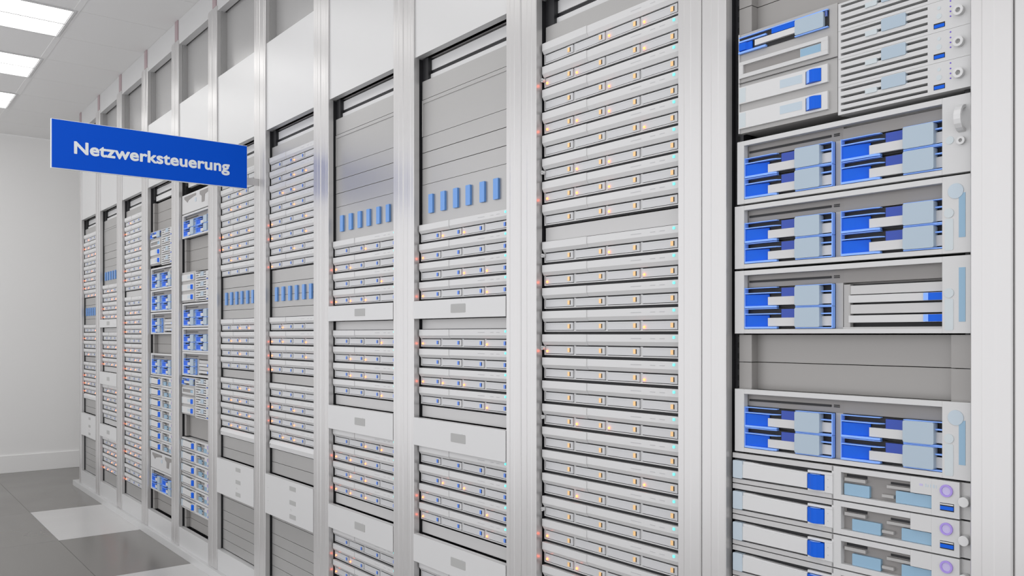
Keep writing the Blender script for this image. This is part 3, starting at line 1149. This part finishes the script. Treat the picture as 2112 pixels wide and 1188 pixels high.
# walls
struct('wall_end', MB('wall').box(XL, XR, Y1, Y1 + 0.1, 0, ZC))
struct('wall_right', MB('wall').box(XR, XR + 0.1, Y0, Y1, 0, ZC))
struct('baseboard_end', MB('wall').box(XL, XR, Y1 - 0.012, Y1, 0, 0.147), 0.002)

# ---------------------------------------------------------------- ceiling lights
b = MB('lampframe')
X0, X1 = -0.015, 0.945
w, d_ = X1 - X0, T
fr = 0.012
b.box(0, w, 0, fr, -0.006, 0.004)
b.box(0, w, d_ - fr, d_, -0.006, 0.004)
b.box(0, fr, fr, d_ - fr, -0.006, 0.004)
b.box(w - fr, w, fr, d_ - fr, -0.006, 0.004)
b.box(fr, w - fr, d_ / 2 - 0.006, d_ / 2 + 0.006, -0.005, 0.004)
lf = b.mesh('lamp_frame')
b = MB('lamp')
b.box(fr, w - fr, fr, d_ / 2 - 0.006, 0.0005, 0.003)
b.box(fr, w - fr, d_ / 2 + 0.006, d_ - fr, 0.0005, 0.003)
ld = b.mesh('lamp_diffuser')
lamplabels = ['flat ceiling light panel, nearest of three at the top left', 'flat ceiling light panel, middle of three along the left', 'flat ceiling light panel, farthest and smallest of three']
for i in range(3):
    place('ceiling_light', [('frame', lf, (0, 0, 0)), ('diffuser', ld, (0, 0, 0), [], 'glowing white diffuser')],
          (X0, 4.878 + 0.97 * i, ZC), lamplabels[i], 'light', 'ceiling light panels', rot=0)


def area(x, y, sx, sy, power):
    l = bpy.data.lights.new('panel_light', 'AREA')
    l.shape = 'RECTANGLE'
    l.size, l.size_y = sx, sy
    l.energy = power
    l.color = (1, 0.99, 0.975)
    o = bpy.data.objects.new('panel_light', l)
    C.objects.link(o)
    o.location = (x, y, ZC - 0.012)


# the room's other ceiling luminaires (outside the frame), the same rows continued
for i in range(-7, 0):
    area((X0 + X1) / 2, 4.878 + 0.97 * i + T / 2, w - 0.03, T - 0.03, 2.5)

# ---------------------------------------------------------------- hanging sign
SX0, SX1, SY = 0.597, 1.346, 3.535
sz0, sz1 = H + 0.624, H + 0.810
b = MB('signwhite')
b.box(0, SX1 - SX0, 0, 0.010, 0, sz1 - sz0)
m1 = b.mesh('sign_back', 0.0006)
b = MB('sign')
b.box(0.0028, SX1 - SX0 - 0.0018, -0.0016, 0.0004, 0.0026, sz1 - sz0 - 0.0022)
m2 = b.mesh('sign_face')
cu = bpy.data.curves.new('sign_text', 'FONT')
cu.body = 'Netzwerksteuerung'
cu.size = 0.1
cu.extrude = 0.0006
cu.offset = 0.0006
cu.space_character = 1.02
to = bpy.data.objects.new('tmp_text', cu)
C.objects.link(to)
bpy.context.view_layer.update()
tm = bpy.data.meshes.new_from_object(to.evaluated_get(bpy.context.evaluated_depsgraph_get()))
C.objects.unlink(to)
bpy.data.objects.remove(to)
xsv = [v.co.x for v in tm.vertices]
mn, mx = min(xsv), max(xsv)


def sign_x(px):        # metres along the sign face for a pixel column
    return SY * math.tan(YAW + math.atan((px - 1056) / F)) - SX0


tx0, tx1 = sign_x(153.5), sign_x(472.5)
capz = 0.100 * 0.729
sc = (tx1 - tx0) / (mx - mn)
zs_ = [v.co.y for v in tm.vertices]
caph = max(zs_)
zc0 = 0.0645
scz = sc * 0.88
for v in tm.vertices:
    x, y, z = v.co
    v.co = ((x - mn) * sc + tx0, -0.0022 - z, y * scz + zc0)
vs, fs = [], []
for q in range(9):                       # overlaid strokes give the lettering its bold weight
    a = 2 * math.pi * q / 8
    r_ = 0.0 if q == 8 else 0.0017
    n0 = len(vs)
    vs += [(v.co.x + r_ * math.cos(a), v.co.y - 0.00004 * q, v.co.z + r_ * math.sin(a)) for v in tm.vertices]
    fs += [tuple(n0 + i for i in p.vertices) for p in tm.polygons]
tm = bpy.data.meshes.new('lettering')
tm.from_pydata(vs, [], fs)
tm.materials.clear()
tm.materials.append(M['signwhite'])
b = MB('post')
b.box(SX1 - SX0, D - SX0 - 0.0004, 0.002, 0.008, 0.02, 0.05)
m3 = b.mesh('sign_bracket')
place('hanging_sign', [('backing_board', m1, (0, 0, 0)), ('sign_face', m2, (0, 0, 0), [('lettering', tm, (0, 0, 0))], 'bright blue face'),
                       ('bracket', m3, (0, 0, 0))],
      (SX0, SY, sz0), 'bright blue sign reading Netzwerksteuerung, projecting from the rack row', 'sign', None, rot=0)

# ---------------------------------------------------------------- camera, world, render look
cam = bpy.data.cameras.new('camera')
co = bpy.data.objects.new('camera', cam)
C.objects.link(co)
co.location = (0, 0, H)
co.rotation_euler = (math.radians(90), 0, -YAW)
cam.sensor_width = 36
cam.lens = 36 * F / 2112
cam.shift_y = 96 / 2112
cam.clip_start = 0.02
bpy.context.scene.camera = co

wd = bpy.data.worlds.new('world')
wd.use_nodes = True
wd.node_tree.nodes['Background'].inputs[0].default_value = (0.9, 0.9, 0.92, 1)
wd.node_tree.nodes['Background'].inputs[1].default_value = 1.62
bpy.context.scene.world = wd
sc_ = bpy.context.scene
sc_.view_settings.view_transform = 'Standard'
sc_.view_settings.look = 'None'
sc_.view_settings.gamma = 1
sc_.view_settings.exposure = 0.12
sc_.view_settings.use_curve_mapping = False
cy = sc_.cycles
cy.use_denoising = True
cy.max_bounces = 10
cy.diffuse_bounces = 6
cy.glossy_bounces = 5
cy.sample_clamp_indirect = 4.0
cy.caustics_reflective = False
